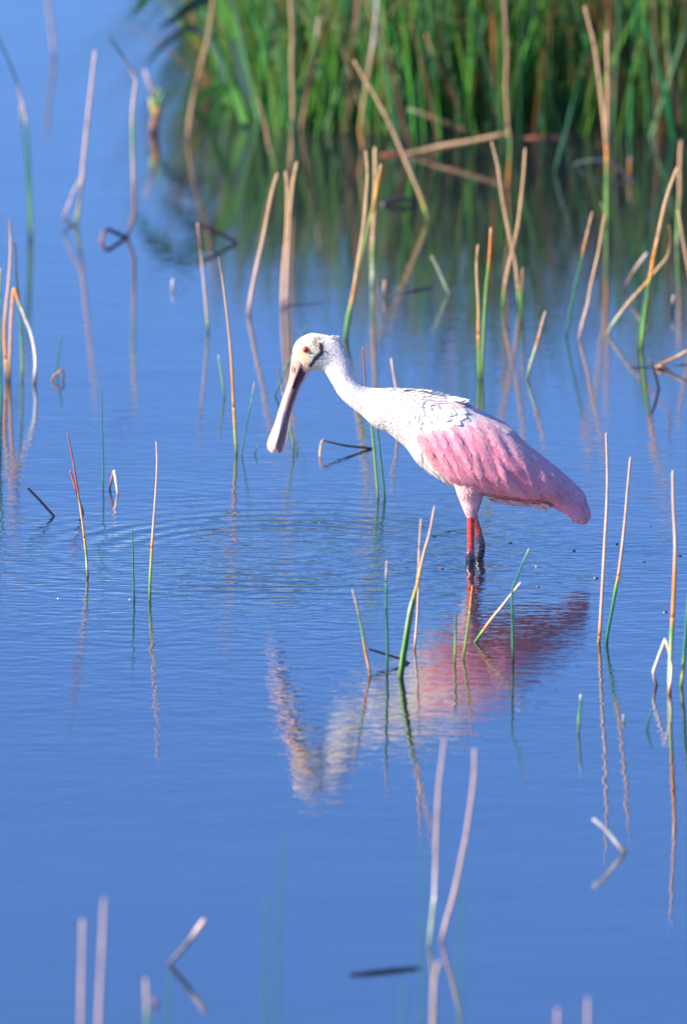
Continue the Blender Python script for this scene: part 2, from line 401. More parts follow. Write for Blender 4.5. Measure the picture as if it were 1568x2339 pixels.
def wing_col(p, t, rnd):
    x, y = to_px(p); n = noise.noise(p * 35)
    c = PINK
    top = interp([(950, 985), (975, 962), (1010, 958), (1060, 972), (1110, 985), (1160, 1020), (1220, 1062), (1290, 1120), (1340, 1180)], x)
    c = mix(c, PINKW, sm(30, -12, (y - top) + n * 14) * 0.65)                       # pale scapular edge
    c = mix(c, REDP, 0.9 * exp(-(seg_d(x, y, 957, 988, 984, 1052) / 12.0) ** 2))
    c = mix(c, REDP, 0.35 * exp(-(seg_d(x, y, 962, 968, 1000, 962) / 7.0) ** 2))
    k = sm(1060, 1110, y) * sm(1160, 1090, x); c = mix(c, ROSE, k * .6)
    c = mix(c, (0.80, 0.46, 0.52), sm(-.1, .5, noise.noise(Vector((p.x * 60, 3, p.z * 14)))) * .45)
    c = mix(c, (0.82, 0.30, 0.44), sm(1200, 1300, x) * .6)
    c = mix(c, (0.52, 0.10, 0.13), .8 * sm(.6, 1., t) * sm(1200, 1240, x) * sm(1275, 1250, x)); c = mix(c, (0.55, 0.14, 0.18), .7 * exp(-(seg_d(x, y, 1067, 973, 1108, 978) / 3.5) ** 2))
    b = rnd.uniform(.92, 1.07) if rnd else 1.0
    return tuple(min(.85, q * b) for q in c)
def make_wing(side):
    NS, NT = 70, 26; V, F, C = [], [], []
    for i in range(NS + 1):
        for j in range(NT + 1):
            s, t = i / NS, j / NT; V.append(wing_pt(s, t, side)); C.append(wing_col(V[-1], t, None))
    m = len(V)
    for i in range(NS + 1):
        for j in range(NT + 1):
            q = V[i * (NT + 1) + j]; V.append(Vector((q.x, lerp(q.y, BIRD_Y, .25), q.z))); C.append(PINK)
    for i in range(NS):
        for j in range(NT):
            a = i * (NT + 1) + j; F.append((a, a + NT + 1, a + NT + 2, a + 1)); F.append((m + a, m + a + 1, m + a + NT + 2, m + a + NT + 1))
    for i in range(NS):
        for j in (0, NT):
            a = i * (NT + 1) + j; F.append((a, a + NT + 1, m + a + NT + 1, m + a))
    for j in range(NT):
        for i in (0, NS):
            a = i * (NT + 1) + j; F.append((a, a + 1, m + a + 1, m + a))
    w = part('wing', V, F, C, M_FEATHER)
    rnd = random.Random(11 + side)
    def put(bag, s, t, dirpx, L, wd, lift, mul=1.0, steps=4):
        p, n, du, dv = wing_frame(s, t, side)
        def jac(s, t):
            _, _, du, dv = wing_frame(s, t, side)
            a, b, c, d = du.x, dv.x, du.z, dv.z; D = a * d - b * c
            if abs(D) < 1e-5: D = 1e-5
            vx, vz = dirpx[0], -dirpx[1]
            return (d * vx - b * vz) / D, (a * vz - c * vx) / D
        path = []; cs, ct = s, t
        for k in range(steps + 1):
            cs2, ct2 = min(max(cs, 0.001), .998), min(max(ct, 0.02), .985)
            pp, nn, _, _ = wing_frame(cs2, ct2, side); over = (cs - cs2, ct - ct2)
            path.append((pp, nn)); a, b = jac(cs2, ct2); a = max(-8, min(8, a)); b = max(-20, min(20, b))
            cs += a * L / steps; ct += b * L / steps
        d0 = Vector((dirpx[0], 0, -dirpx[1])).normalized()
        pts = [path[0][0]]
        for k in range(1, steps + 1):
            stp = path[k][0] - path[k - 1][0]
            if stp.length < .5 * L / steps: stp = d0 * L / steps     # runs past the wing edge: go straight on
            if to_px(pts[-1] + stp)[0] > 1334 or to_px(pts[-1] + stp)[1] > 1190: stp = stp * .02      # the folded tips end together
            pts.append(pts[-1] + stp)
        def surf(tt):
            k = min(int(tt * steps + .5), steps); k2 = min(k, steps - 1)
            dd = (pts[k2 + 1] - pts[k2]).normalized(); nn = path[k][1]; nn = (nn - dd * nn.dot(dd)).normalized()
            return pts[k], nn, dd
        c = wing_col(p, t, rnd); c = tuple(q * mul for q in c)
        bag.feather(p, d0, n, L, wd, c, lift=lift, surf=surf, steps=steps, tipc=mix(c, (0.80, 0.55, 0.62), .35))
    cov = Bag()
    t = 0.9
    while t > 0.02:                                                    # tile rows of coverts, lowest row first
        s = 0.80
        while s > 0.02:
            x, y = to_px(wing_pt(s, t, side)); k = sm(1000, 1230, x)
            dr = mix((0.42, 0.90), (0.78, 0.63), k) if t > .22 else mix((0.75, 0.66), (0.84, 0.54), k)
            dr = (dr[0] + rnd.uniform(-.14, .14), dr[1] + rnd.uniform(-.1, .1))
            Lf = rnd.uniform(.024, .044) * (0.8 if s < .15 else 1)
            put(cov, s + rnd.uniform(-.02, .02), t + rnd.uniform(-.04, .04), dr, Lf, rnd.uniform(.010, .016), rnd.uniform(.0, .015))
            s -= 0.022
        t -= 0.05
    part('covert_feathers', cov.v, cov.f, cov.c, M_FEATHER, w, kind='stuff')
    fl = [(.60, .86, (0.86, 0.36), .085), (.64, .78, (0.84, 0.46), .095), (.66, .68, (0.82, 0.54), .105), (.68, .58, (0.80, 0.58), .11), (.69, .48, (0.79, 0.61), .115),
          (.70, .38, (0.78, 0.63), .12), (.71, .28, (0.78, 0.64), .12), (.71, .18, (0.77, 0.66), .12), (.72, .10, (0.76, 0.68), .12), (.76, .52, (0.74, 0.68), .085), (.78, .38, (0.72, 0.72), .085),
          (.80, .65, (0.75, 0.66), .07), (.83, .22, (0.66, 0.76), .075)]
    for k, (s, tt, dr, L) in enumerate(fl):
        b = Bag(); put(b, s * .86, tt, dr, L * .85, .020, .03 + .004 * (k % 3), mul=rnd.uniform(.86, 1.05), steps=9)
        part('flight_feather', b.v, b.f, b.c, M_FEATHER, w)
make_wing(-1); make_wing(1)

def make_tail():
    V, F = loft(catmull([(1268, 1088, 1258, 1150, 20.), (1295, 1108, 1276, 1162, 17.), (1318, 1132, 1298, 1180, 11.), (1334, 1158, 1318, 1191, 6.), (1341, 1178, 1331, 1193, 2.)], 4), 20)
    tl = part('tail', V, F, [(0.78, 0.27, 0.40)] * len(V), M_FEATHER)
    for k in range(8):
        u = k / 7; b = Bag(); q = P(lerp(1262, 1240, u), lerp(1092, 1136, u), -.012 + .01 * (k % 2) - .008)
        d = Vector((lerp(.70, .80, u), 0, -lerp(.74, .50, u)))
        b.feather(q, d, Vector((0, -1, 0)), lerp(.088, .070, u), .016, (0.78, 0.27, 0.40), lift=.02, steps=6)
        part('tail_feather', b.v, b.f, b.c, M_FEATHER, tl)
make_tail()

# bill -------------------------------------------------------------
def blade(name, tab, wid, thick, ycen, camber, cout, cin, rimc, parent=bird):
    """spatulate mandible: left edge far from the camera, right edge near it"""
    T = catmull([tuple(map(float, a)) + (float(w), float(th)) for a, w, th in zip(tab, wid, thick)], 5)
    nx = 14; V, F, C = [], [], []
    for si, s in enumerate(T):
        u = si / (len(T) - 1); lx, ly, rx, ry, w, th = s
        L = P(lx, ly, ycen + w / 2 * MM); R = P(rx, ry, ycen - w / 2 * MM); ax = R - L
        nrm = Vector((-ax.y, ax.x, 0)).normalized()
        if nrm.x > 0: nrm = -nrm                                        # outward: left and towards the camera
        for layer in (1, -1):
            for j in range(nx + 1):
                a = j / nx; arch = 4 * a * (1 - a)
                q = L + ax * a + nrm * ((camber * arch + layer * th * .5 * sqrt(max(0.02, arch))) * MM)
                V.append(q)
                nz = noise.noise(q * 120) * .06
                if layer > 0: c = mix(cout[0], cout[1], u)
                else: c = mix(cin[0], cin[1], u)
                if a < .1 or a > (.88 if name == 'upper_bill' else .72): c = mix(c, rimc, .8)
                C.append(tuple(max(.01, z + nz) for z in c))
    m = nx + 1
    for si in range(len(T) - 1):
        o, p = si * 2 * m, (si + 1) * 2 * m
        for j in range(nx):
            F.append((o + j, o + j + 1, p + j + 1, p + j)); F.append((o + m + j, p + m + j, p + m + j + 1, o + m + j + 1))
        F.append((o, p, p + m, o + m)); F.append((o + nx, o + m + nx, p + m + nx, p + nx))
    for o in (0, (len(T) - 1) * 2 * m):
        for j in range(nx): F.append((o + j, o + m + j, o + m + j + 1, o + j + 1))
    return part(name, V, F, C, M_BILL, parent)
U_TAB = [(666, 812, 696, 822), (665, 828, 689, 834), (663.5, 845, 682, 848), (660.5, 865, 673, 869), (652.5, 890, 664.5, 894), (644, 914, 657, 918), (636, 938, 649.5, 940), (628.5, 962, 643, 962),
         (620, 984, 638.5, 984), (613, 1001, 634, 1001), (609.3, 1016, 630.5, 1013), (611.5, 1027, 628.5, 1025), (618, 1033, 625, 1032.5)]
U_W = [24, 25, 24, 22, 20, 20, 22, 27, 36, 44, 47, 36, 14]
U_TH = [16, 14, 12, 9, 7, 6, 5, 4.5, 4, 3.5, 3.5, 3, 2]
blade('upper_bill', U_TAB, U_W, U_TH, -.001, 2.0, ((0.47, 0.25, 0.19), (0.46, 0.31, 0.30)), ((0.26, 0.06, 0.09), (0.32, 0.14, 0.18)), (0.50, 0.30, 0.27))
L_TAB = [(692, 826, 705, 848), (687, 848, 698, 864), (676, 871, 688, 880), (666, 898, 679, 903), (657, 924, 671, 926), (649.5, 950, 664, 951), (643, 974, 659, 975), (636, 996, 655.5, 997), (631, 1013, 652, 1012),
         (630, 1026, 647.5, 1024), (636, 1035, 642, 1033.5)]
L_W = [18, 20, 20, 19, 20, 23, 29, 37, 42, 34, 12]
L_TH = [9, 8, 6, 5, 4.5, 4, 4, 3.5, 3.5, 3, 2]
blade('lower_bill', L_TAB, L_W, L_TH, .004, -3.5, ((0.20, 0.045, 0.065), (0.36, 0.14, 0.20)), ((0.55, 0.38, 0.32), (0.55, 0.38, 0.38)), (0.66, 0.46, 0.42))
# dark tongue root and gape line between the mandibles
gv, gf = loft([(686, 830, 697, 834, 7., -3.), (681, 846, 691, 850, 7., -3.), (674, 866, 682, 869, 6., -3.), (667, 886, 672, 888, 4., -2.)], 12)
part('gape', gv, gf, [(0.10, 0.02, 0.04)] * len(gv), M_BILL)
nv, nf = loft([(667.6, 834, 669.4, 834, 1., -13.), (667.2, 840, 669.5, 840, 1.5, -13.), (666.2, 848, 668.2, 848, 1., -12.5)], 8)
part('nostril', nv, nf, [(0.12, 0.03, 0.03)] * len(nv), M_BILL)

# eyes ---------------------------------------------------------------
def sphere(c, r, sx=1., sy=1., sz=1., n=20, m=12):
    V, F = [], []
    for i in range(m + 1):
        for j in range(n):
            a, b = pi * i / m, 2 * pi * j / n; V.append(c + Vector((r * sx * sin(a) * cos(b), r * sy * cos(a), r * sz * sin(a) * sin(b))))
    for i in range(m):
        for j in range(n):
            k = (j + 1) % n; F.append((i * n + j, i * n + k, (i + 1) * n + k, (i + 1) * n + j))
    return V, F
for side in (-1, 1):
    ec = P(698.0, 798.0, side * .0185)
    V, F = sphere(ec, .0084, 1, .75, 1); e = part('eyelid', V, F, [(0.55, 0.22, 0.10)] * len(V), M_SKIN)
    V, F = sphere(ec + Vector((0, side * .0028, 0)), .0072, 1, .8, 1)
    C = [mix((0.02, 0.004, 0.004), (0.75, 0.03, 0.01), sm(.0026, .0034, math.hypot(v.x - ec.x, v.z - ec.z))) for v in V]
    ey = part('eye', V, F, C, M_EYE)
    V, F = sphere(ec + Vector((0, side * .0078, 0)), 0.0036, 1, .6, 1.1); part('pupil', V, F, [(0.01, 0.005, 0.005)] * len(V), M_EYE, ey)

# legs ---------------------------------------------------------------
def tube(path, rads, n=12, cols=None):
    V, F, C = [], [], []
    for i, p in enumerate(path):
        d = (path[min(i + 1, len(path) - 1)] - path[max(i - 1, 0)]).normalized()
        u = d.cross(Vector((0, 1, 0)));  u = u.normalized() if u.length > 1e-4 else Vector((1, 0, 0)); w = d.cross(u).normalized()
        for j in range(n):
            a = 2 * pi * j / n; V.append(p + (u * cos(a) + w * sin(a)) * rads[i]); C.append(cols[i] if cols else (1, 1, 1))
    for i in range(len(path) - 1):
        for j in range(n):
            k = (j + 1) % n; F.append((i * n + j, i * n + k, (i + 1) * n + k, (i + 1) * n + j))
    a = len(V); V += [path[0], path[-1]]; C += [C[0], C[-1]]
    for j in range(n):
        k = (j + 1) % n; F.append((a, k, j)); F.append((a + 1, (len(path) - 1) * n + j, (len(path) - 1) * n + k))
    return V, F, C
RED = (0.44, 0.030, 0.012); DK = (0.022, 0.012, 0.028)
def leg(tab, dy):
    t = catmull([tuple(map(float, a)) for a in tab], 6)
    path = [P(a[0], a[1], dy + a[4] * MM) for a in t]
    V, F, C = tube(path, [a[2] * MM for a in t], 14, [mix(RED, DK, max(0, min(1, a[3]))) for a in t])
    C2 = []
    for v, c in zip(V, C):
        n = noise.noise(v * 160); C2.append(tuple(max(.008, z * (1 + .5 * n)) for z in c))
    for i, v in enumerate(V): V[i] = v + (Vector((noise.noise(v * 300), noise.noise(v * 300 + Vector((9, 0, 0))), 0))) * .0012
    l = part('leg', V, F, C2, M_LEG)
    kx, ky, kr, off = t[-7][0], 1272, 10.5, 0
    foot_p = path[-1]
    for a, L in ((-2.6, .10), (pi, .11), (2.6, .10), (0.1, .045)):          # toes on the pond bed
        e = foot_p + Vector((cos(a) * L, sin(a) * L, -.004)); m_ = (foot_p + e) / 2 + Vector((0, 0, .008))
        V, F, C = tube([foot_p, m_, e], [.005, .004, .002], 8, [DK] * 3); part('toe', V, F, C, M_LEG, l)
# px, py, radius mm, darkness, sideways offset
leg([(1075, 1168, 9.5, 0, 0), (1074.5, 1180, 9.3, 0, 0), (1074.5, 1200, 9, 0, 0), (1074.5, 1225, 8.8, .02, 0), (1074.5, 1243, 8.6, .12, 0), (1074, 1255, 9, .5, 0), (1073.5, 1266, 11, .95, 0),
     (1073.5, 1277, 11.5, 1, 0), (1074, 1290, 9.5, 1, 0), (1073, 1312, 7, .9, 0), (1070, 1500, 6.5, .8, -10), (1068, 1770, 6.5, .9, -12)], -.027)
leg([(1081, 1150, 8, .2, 0), (1083, 1176, 8, .35, 0), (1087, 1195, 8.4, .45, 0), (1092, 1212, 8.8, .5, 0), (1095, 1226, 9.6, .9, 0), (1097.5, 1240, 10.6, 1, 0), (1096, 1255, 11.2, 1, 0),
     (1094, 1267, 11.6, 1, 0), (1092, 1278, 10.5, 1, 0), (1090, 1296, 8, 1, 0), (1088, 1500, 6.5, .9, 10), (1086, 1770, 6.5, .9, 12)], .02)

# ------------------------------------------------------------------ emergent reeds, one by one
CC = {'g': (0.17, 0.33, 0.07), 't': (0.035, 0.17, 0.09), 'y': (0.42, 0.42, 0.08), 'o': (0.66, 0.27, 0.05), 'n': (0.58, 0.37, 0.20), 'p': (0.60, 0.41, 0.31),
      'w': (0.72, 0.64, 0.58), 'k': (0.028, 0.018, 0.028), 'b': (0.24, 0.12, 0.07), 'r': (0.36, 0.09, 0.06), 'e': (0.09, 0.18, 0.05), 'd': (0.05, 0.07, 0.07), 'l': (0.42, 0.50, 0.30)}
def reed(label, pts, w0, w1=None, cat='reed', name='reed', group='reed stems standing in the water', split=None, endw=False, sharp=False, mat=None, lean=0.0, basepy=None):
    """pts: (px, py, colour letter) from the waterline up; each stem is built at the distance where its foot meets the water.
    split = index of the point where the dead upper part begins; endw = the last point touches the water too."""
    w1 = w1 if w1 is not None else w0 * .45
    if pts[0][1] < 780: w0 *= .8; w1 *= .8
    if pts[0][1] < 560: w0 *= .85; w1 *= .85
    if group == FG: w0 *= .72; w1 *= .72
    else: w0 *= .9; w1 *= .9
    if mat is M_DEAD: w0 *= 1.75 if pts[0][1] < 620 else 1.15; w1 *= 1.6 if pts[0][1] < 620 else 1.15
    b = ground(pts[0][0], pts[0][1]); y0 = b.y
    y1 = ground(pts[-1][0], pts[-1][1]).y if endw else y0 + lean
    ln = [0]
    for (a, b1, _), (c, d, _) in zip(pts, pts[1:]): ln.append(ln[-1] + math.hypot(c - a, d - b1))
    def build(i0, i1):
        fine = []
        for i in range(i0, i1):
            if sharp or len(pts) < 3: seg = [(lerp(pts[i][0], pts[i + 1][0], k / 5), lerp(pts[i][1], pts[i + 1][1], k / 5)) for k in range(5)]
            else: seg = catmull([pts[max(i - 1, 0)][:2], pts[i][:2], pts[i + 1][:2], pts[min(i + 2, len(pts) - 1)][:2]], 5)[5:10]
            for k, s in enumerate(seg):
                f = k / 5; fine.append((s[0], s[1], lerp(ln[i], ln[i + 1], f) / ln[-1], mix(CC[pts[i][2]], CC[pts[i + 1][2]], f)))
        fine.append((pts[i1][0], pts[i1][1], ln[i1] / ln[-1], CC[pts[i1][2]]))
        path, rad, cols = [], [], []
        for x, y, u, c in fine:
            yy = lerp(y0, y1, u); p = onplane(x, y, yy)
            if u > 0 and not endw: p.z = max(p.z, 0.002)
            path.append(p)
            rad.append(lerp(w0, w1, u ** 1.6) * .5 * mmpx(yy) * (1 + .08 * noise.noise(Vector((x, y, 1)) * .05)))
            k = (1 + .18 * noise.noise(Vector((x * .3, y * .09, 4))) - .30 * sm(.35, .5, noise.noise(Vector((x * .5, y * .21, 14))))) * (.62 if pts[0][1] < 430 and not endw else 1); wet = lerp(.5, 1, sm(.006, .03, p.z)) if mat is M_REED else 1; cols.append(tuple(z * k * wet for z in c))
        if i0 == 0:
            path.insert(0, path[0] + Vector((0, 0, -.12))); rad.insert(0, rad[0]); cols.insert(0, cols[0])
        if i1 == len(pts) - 1 and endw:
            path.append(path[-1] + Vector((0, 0, -.10))); rad.append(rad[-1]); cols.append(cols[-1])
        if i1 == len(pts) - 1 and not endw: rad[-1] *= .55
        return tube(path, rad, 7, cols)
    org = Vector((b.x, b.y, 0)); mat = mat or M_REED
    if split:
        th = thing(name, label, cat, org, group)
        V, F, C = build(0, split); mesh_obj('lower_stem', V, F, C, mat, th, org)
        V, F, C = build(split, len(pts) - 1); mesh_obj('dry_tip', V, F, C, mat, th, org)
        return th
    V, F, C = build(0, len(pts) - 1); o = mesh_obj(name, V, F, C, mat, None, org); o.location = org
    tag(o, label, cat, group); return o
def rd(label, s, w0, w1=None, **k):
    pts = []
    for q in s.split():
        a, b, c = q.split(','); pts.append((float(a), float(b), c))
    return reed(label, pts, w0, w1, **k)
DS = dict(cat='dead stem', name='dead_stick', group='broken dark stems in the water', mat=M_DEAD)
BR = dict(cat='broken reed', name='broken_reed', group='bent and broken reeds', sharp=True)
FG = 'out of focus reeds in the foreground'

# upper left, far behind the bird
rd('blurred reed at upper left edge whose pale top bends left over dark', '73,545,e 71,480,g 68,400,t 63,300,t 58,265,p 50,230,p 38,185,d 20,140,d -6,80,d', 10, 7, split=4)
rd('thin teal reed with a pink tip just left of the bent edge reed', '66,540,t 65,450,t 57,350,t 50,292,t 47,240,p', 8, 6, split=3)
rd('faint pinkish far reed leaving the top edge at upper left', '124,128,p 121,90,p 113,30,p 104,-60,p', 12, 9)
rd('long pale pinkish reed with a green foot at upper left', '173,514,g 178,485,y 184,440,p 190,385,p 198,300,p 207,215,p 218,113,p', 13, 9, split=2)
rd('short broken pink leaf leaning beside the long pale reed', '172,515,o 160,511,b 145,498,b 156,470,p 169,435,p 186,405,p', 8, 5, **BR)
rd('pinkish far reed snapped at its top with a dark end pointing left', '290,542,k 299,515,b 307,488,b 306,440,b 305,385,p 303,310,g 302,285,y 304,240,p 311,182,p 280,128,d 247,80,d', 13, 8, **BR)
rd('dark stem bent like a hook with an orange side on open water upper left', '290,543,k 246,523,k 236,533,b 231,551,r', 9, 8, endw=True, sharp=True, **{k: v for k, v in DS.items()})
rd('tan reed leaning right at the left end of the far reed bed', '430,316,p 432,290,n 438,245,n 448,195,b 462,140,n 476,80,n 491,-30,n', 15, 12)
rd('dark bare stick tilted left with its foot at the upper centre left', '541,556,k 500,532,k 449,507,k', 8, 7, **DS)
rd('slightly curved pink reed rising to the tilted dark stick', '475,757,e 473,730,y 470,690,p 462,610,p 457,560,b 451,510,p', 8, 5, split=1)
rd('tiny white blurred stub alone on open water left of centre', '394,663,w 394,650,w 395,638,w', 9, 7, cat='reed stub', name='reed_stub')
# left edge group
rd('tan reed tallest of the left edge cluster', '17,866,e 14,820,o 11,760,o 15,700,n 22,630,n 25,560,n 23,500,b', 9, 5, split=1)
rd('reed folded over at left edge, orange rising arm and white fallen arm', '22,868,b 24,800,n 27,720,n 31,672,o 34,660,o 39,676,o 46,697,y 51,708,w 58,726,p 60,732,w 70,756,w 79,795,w 82,835,w 78,876,b', 8, 9, endw=True, name='broken_reed', cat='broken reed', group='bent and broken reeds')
rd('thin reed with orange tip right of the tan left edge reeds', '52,865,g 50,790,g 47,730,e 42,670,t 38,628,o 37,590,o 34,552,b', 6, 4, split=4)
rd('green reed cut by the left edge of the frame', '3,930,t 1,860,t 0,760,g -1,680,g 2,612,n', 7, 5, split=3)
rd('second green reed on the left border standing lower down', '-1,1050,t 1,980,t 3,900,t 0,840,t', 6, 4)
rd('small curled orange stem looped above the water at left', '120,868,o 124,858,o 133,851,o 141,846,b 146,855,b 143,868,b', 5.5, 5, endw=True, name='broken_reed', cat='broken reed', group='bent and broken reeds')
rd('thin faint green reed behind the small curled orange stem', '128,846,g 133,815,t 142,762,t', 5, 3)
rd('thin dark green reed standing alone above the little inverted V reed', '236,1118,t 236,1060,t 233,960,t 232,880,t', 4.2, 3)
# middle left
rd('long reed left of the bill, orange above and yellow green below', '540,1034,g 537,985,y 534,930,o 530,850,o 525,780,n 515,690,n 507,630,n 499,586,b', 8, 3.5, split=2)
rd('thin green reed leaning right beside the long orange reed', '551,1038,g 556,1010,t 568,945,t 575,910,g 581,872,n', 4, 2.5, split=3)
rd('faint curved green reed with white tip left of the long orange reed', '513,905,g 508,870,g 502,830,g 499,812,w', 5, 4, split=2)
rd('small green sprout left of the bill tip', '582,1038,t 584,1028,t 589,1018,g', 4, 3)
rd('reed behind the bill with a red brown tip and green foot', '671,1034,e 668,1005,g 660,966,g 650,920,y 645,895,o 640,868,b 633,836,b', 5, 3, split=4)
rd('tiny green stub just right of the bill', '678,1034,t 678,1028,t 678,1021,g', 4, 3)
rd('faint bent green reed behind the head and bill', '628,905,t 640,872,t 658,830,t 680,785,t 704,738,t', 5, 4)
rd('broken dark stem with an orange end low on the water under the bill', '730,1041,n 731,1028,o 736,1007,n 752,1010,b 790,1018,k 825,1022,k 851,1025,k', 4.6, 5.5, endw=True, **DS)
rd('tall thin green reed left of two seen under the neck, red brown tip above', '863,1137,g 860,1098,g 854,1030,g 848,971,g 842,930,e 836,895,b 832,850,b 828,791,r', 6.5, 3.8, split=4)
rd('green reed right of two seen under the neck', '878,1138,t 875,1105,t 869,1050,t 862,985,t 856,930,t', 6, 4.5)
rd('short pale pink reed tip showing over the back of the neck', '912,960,p 906,900,p 899,855,p 893,818,p', 7, 6, lean=0)
# left front water
rd('black stick leaning left out of the rippled water', '124,1179,k 104,1157,k 86,1137,k 62,1113,k', 6, 5.5, **DS)
rd('red tipped reed with an orange middle standing in the ripples at left', '200.5,1316,b 199,1290,l 197,1262,g 193,1229,o 189,1195,n 184,1160,n 176,1107,r 170,1070,r 164,1035,r 154,988,r', 7, 3.2, split=3)
rd('short dark reed crossing behind the red tipped reed', '190,1171,k 183,1148,k 176,1125,k 172,1112,r 166,1092,r 160,1075,r', 5.5, 4, **DS)
rd('small reed folded into an inverted V, dark left leg and white right leg', '251,1117,k 253,1105,b 259,1080,o 261,1075,w 264,1093,w 269,1127,w', 5.5, 7, endw=True, **BR)
rd('short thin dark green reed left of the long pink reed', '307,1368,t 305,1320,t 304,1260,t 302,1206,t', 5, 3)
rd('long straight pink reed with a green foot at lower left of the ripples', '342,1369,g 343,1330,g 345,1290,y 347,1252,o 350,1210,p 353,1165,p 357,1110,p 359,1050,p 357,1008,p', 7.5, 4, split=3)
# behind the head, in front of the reed bed
rd('pale tan reed with a kink at the water left of the head', '568,716,p 574,672,p 588,602,p 600,548,p 612,485,n 621,440,n 634,394,n', 12, 8)
rd('straight tan reed left of the pair above the head', '644,700,p 646,640,p 650,580,n 654,540,n 656,490,n 656,430,n 652,391,n', 12, 9)
rd('tan reed leaning right beside the straight one above the head', '654,697,p 656,630,p 659,560,p 663,490,n 669,420,n 678,369,n', 11, 9)
rd('thin dark stick lying on the water right of the pair above the head', '648,700,k 690,697,k 738,693,k', 4, 3, endw=True, sharp=True, **DS)
rd('tall orange reed with a bright green foot just behind the head', '788,775,g 791,746,g 796,716,g 801,698,y 807,668,o 813,630,n 822,573,n 831,510,n 837,440,n 839,390,n 835,344,n', 12, 8, split=4)
rd('bright orange reed leaning right from the foot of its twin', '791,772,g 802,700,g 815,640,g 829,570,g 838,530,g 849,486,y 857,450,o 864,410,o 870,375,n', 10, 8, split=5)
rd('blurred reed with pale green foot right of the orange pair', '850,652,l 851,620,l 851,580,g 852,540,n 854,490,n 857,430,n 857,390,n 856,336,n', 14, 10, split=3)
rd('long tan reed fallen diagonally with green foot, upper centre', '976,502,g 974,490,g 968,470,y 955,435,n 938,395,n 915,340,n 893,290,n 872,248,n 850,208,n 829,175,n 808,138,n', 15, 11, split=2)
rd('thick tan stem lying across at a low angle with an orange node', '922,353,n 960,345,n 1010,333,n 1060,325,n 1110,315,n 1152,306,n 1168,307,o', 17, 14, name='broken_reed', cat='broken reed', group='bent and broken reeds', lean=-.1)
rd('tan stem slanting down right above the thick lying stem', '1092,309,n 1060,298,n 1010,277,n 970,262,n 932,248,w', 14, 13, **BR)
rd('tall tan reed rising through the top edge beside the orange node', '1160,426,o 1161,400,o 1165,345,g 1165,318,g 1160,290,n 1155,200,n 1157,120,n 1151,0,n 1150,-60,n', 14, 11, split=4)
rd('short light green stem on the dark reflection right of the lying stalks', '1026,672,l 1010,638,l 997,608,l 984,584,l', 9, 5)
rd('broken stub with a stalk lying on the water above the neck', '878,676,b 877,655,p 879,639,n', 8, 6, cat='reed stub', name='reed_stub')
rd('thin dark stalk floating right of the broken stub', '885,677,b 915,672,k 950,663,k 985,657,k', 6, 7, endw=True, **DS)
# right, in front of the reed bed
rd('tan reed crossing its neighbour like an X, leaning left', '1185,700,e 1184,676,g 1182,650,n 1176,600,n 1168,562,n 1157,510,n 1147,455,n 1137,385,n 1129,350,n 1122,323,n', 11, 7, split=2)
rd('tan reed crossing its neighbour like an X, leaning right', '1149,700,g 1150,672,g 1152,655,n 1160,612,n 1172,562,n 1182,515,n 1189,460,n 1195,400,n 1199,338,n', 10, 8, split=2)
rd('small orange tipped reed right of the crossed pair', '1189,735,b 1189,700,g 1190,668,g 1191,642,o 1192,612,n', 6, 4, split=3)
rd('thin reed with tan tip left of the pair rising behind the back', '1094,863,g 1093,815,g 1092,764,o 1092,700,n 1089,640,n 1088,602,n 1091,558,n', 8, 5.5, split=2)
rd('green reed with orange tip right of the pair rising behind the back', '1099,863,g 1102,800,g 1105,740,g 1110,656,g 1114,620,g 1117,590,o 1119,555,o 1120.5,519,n', 9, 6, split=5)
rd('short reed leaning right with pink tip and light green foot behind the back', '1203,864,g 1210,835,l 1218,808,l 1227,778,o 1236,742,p 1245,710,p', 7, 4.5, split=3)
rd('green reed with a tan tip leaning right, right of centre', '1291.5,766,t 1299,720,t 1308,680,t 1317,638,t 1327,595,t 1333,563,o 1342,525,n 1352,483,n', 8, 6.5, split=5)
rd('slender pink tan reed ending at the foot of the tall twin reeds', '1322,771,p 1331,731,p 1341,695,p 1349,650,n 1358,610,n 1366,575,n 1373,530,n 1381,486,n', 9, 7)
rd('tall tan reed leaning left, left one of the twin reeds at upper right', '1383,512,g 1385,470,g 1385,400,g 1385,352,o 1382,310,n 1373,224,n 1358,112,n 1346,60,n 1334,14,n', 15, 10, split=3)
rd('straight tan reed, right one of the twin reeds at upper right', '1389,508,g 1388,440,g 1387,350,o 1386,290,n 1387,200,n 1386,130,n 1385,72,n', 14, 10, split=2)
rd('small green sprout at the foot of the twin reeds', '1386,508,g 1378,480,g 1372,462,l', 8, 4)
rd('straight tan reed near the right edge with a blurred green foot', '1545,560,l 1547,520,g 1549,478,g 1551,440,n 1551,404,n 1552,360,n 1554,321,n', 12, 9, split=2)
rd('long reed at right with orange middle and bright green foot, leaning right', '1463,794,g 1471,720,g 1480,655,g 1486,622,o 1493,580,o 1500,548,n 1515,476,n 1530,425,n 1547,380,n', 11, 7, split=3)
rd('thinner green reed beside the foot of the long orange reed at right', '1455,800,t 1462,740,t 1472,680,t 1481,640,g', 6, 4)
rd('orange reed fallen diagonally across the long reed at right', '1387,762,l 1397,742,l 1428,699,n 1455,668,n 1479,641,o 1500,614,n 1522,587,n 1529,560,b 1530,535,b 1526,512,b', 9, 5, split=3)
rd('tan reed bending out through the right edge', '1590,720,o 1578,650,n 1566,590,n 1555,525,n 1548,478,n', 9, 7)
rd('dark elbow shaped stem with a pale top, left of the fallen orange reed', '1424,663,k 1430,648,b 1441,628,b 1455,606,p 1477,577,w', 7, 8, **BR)
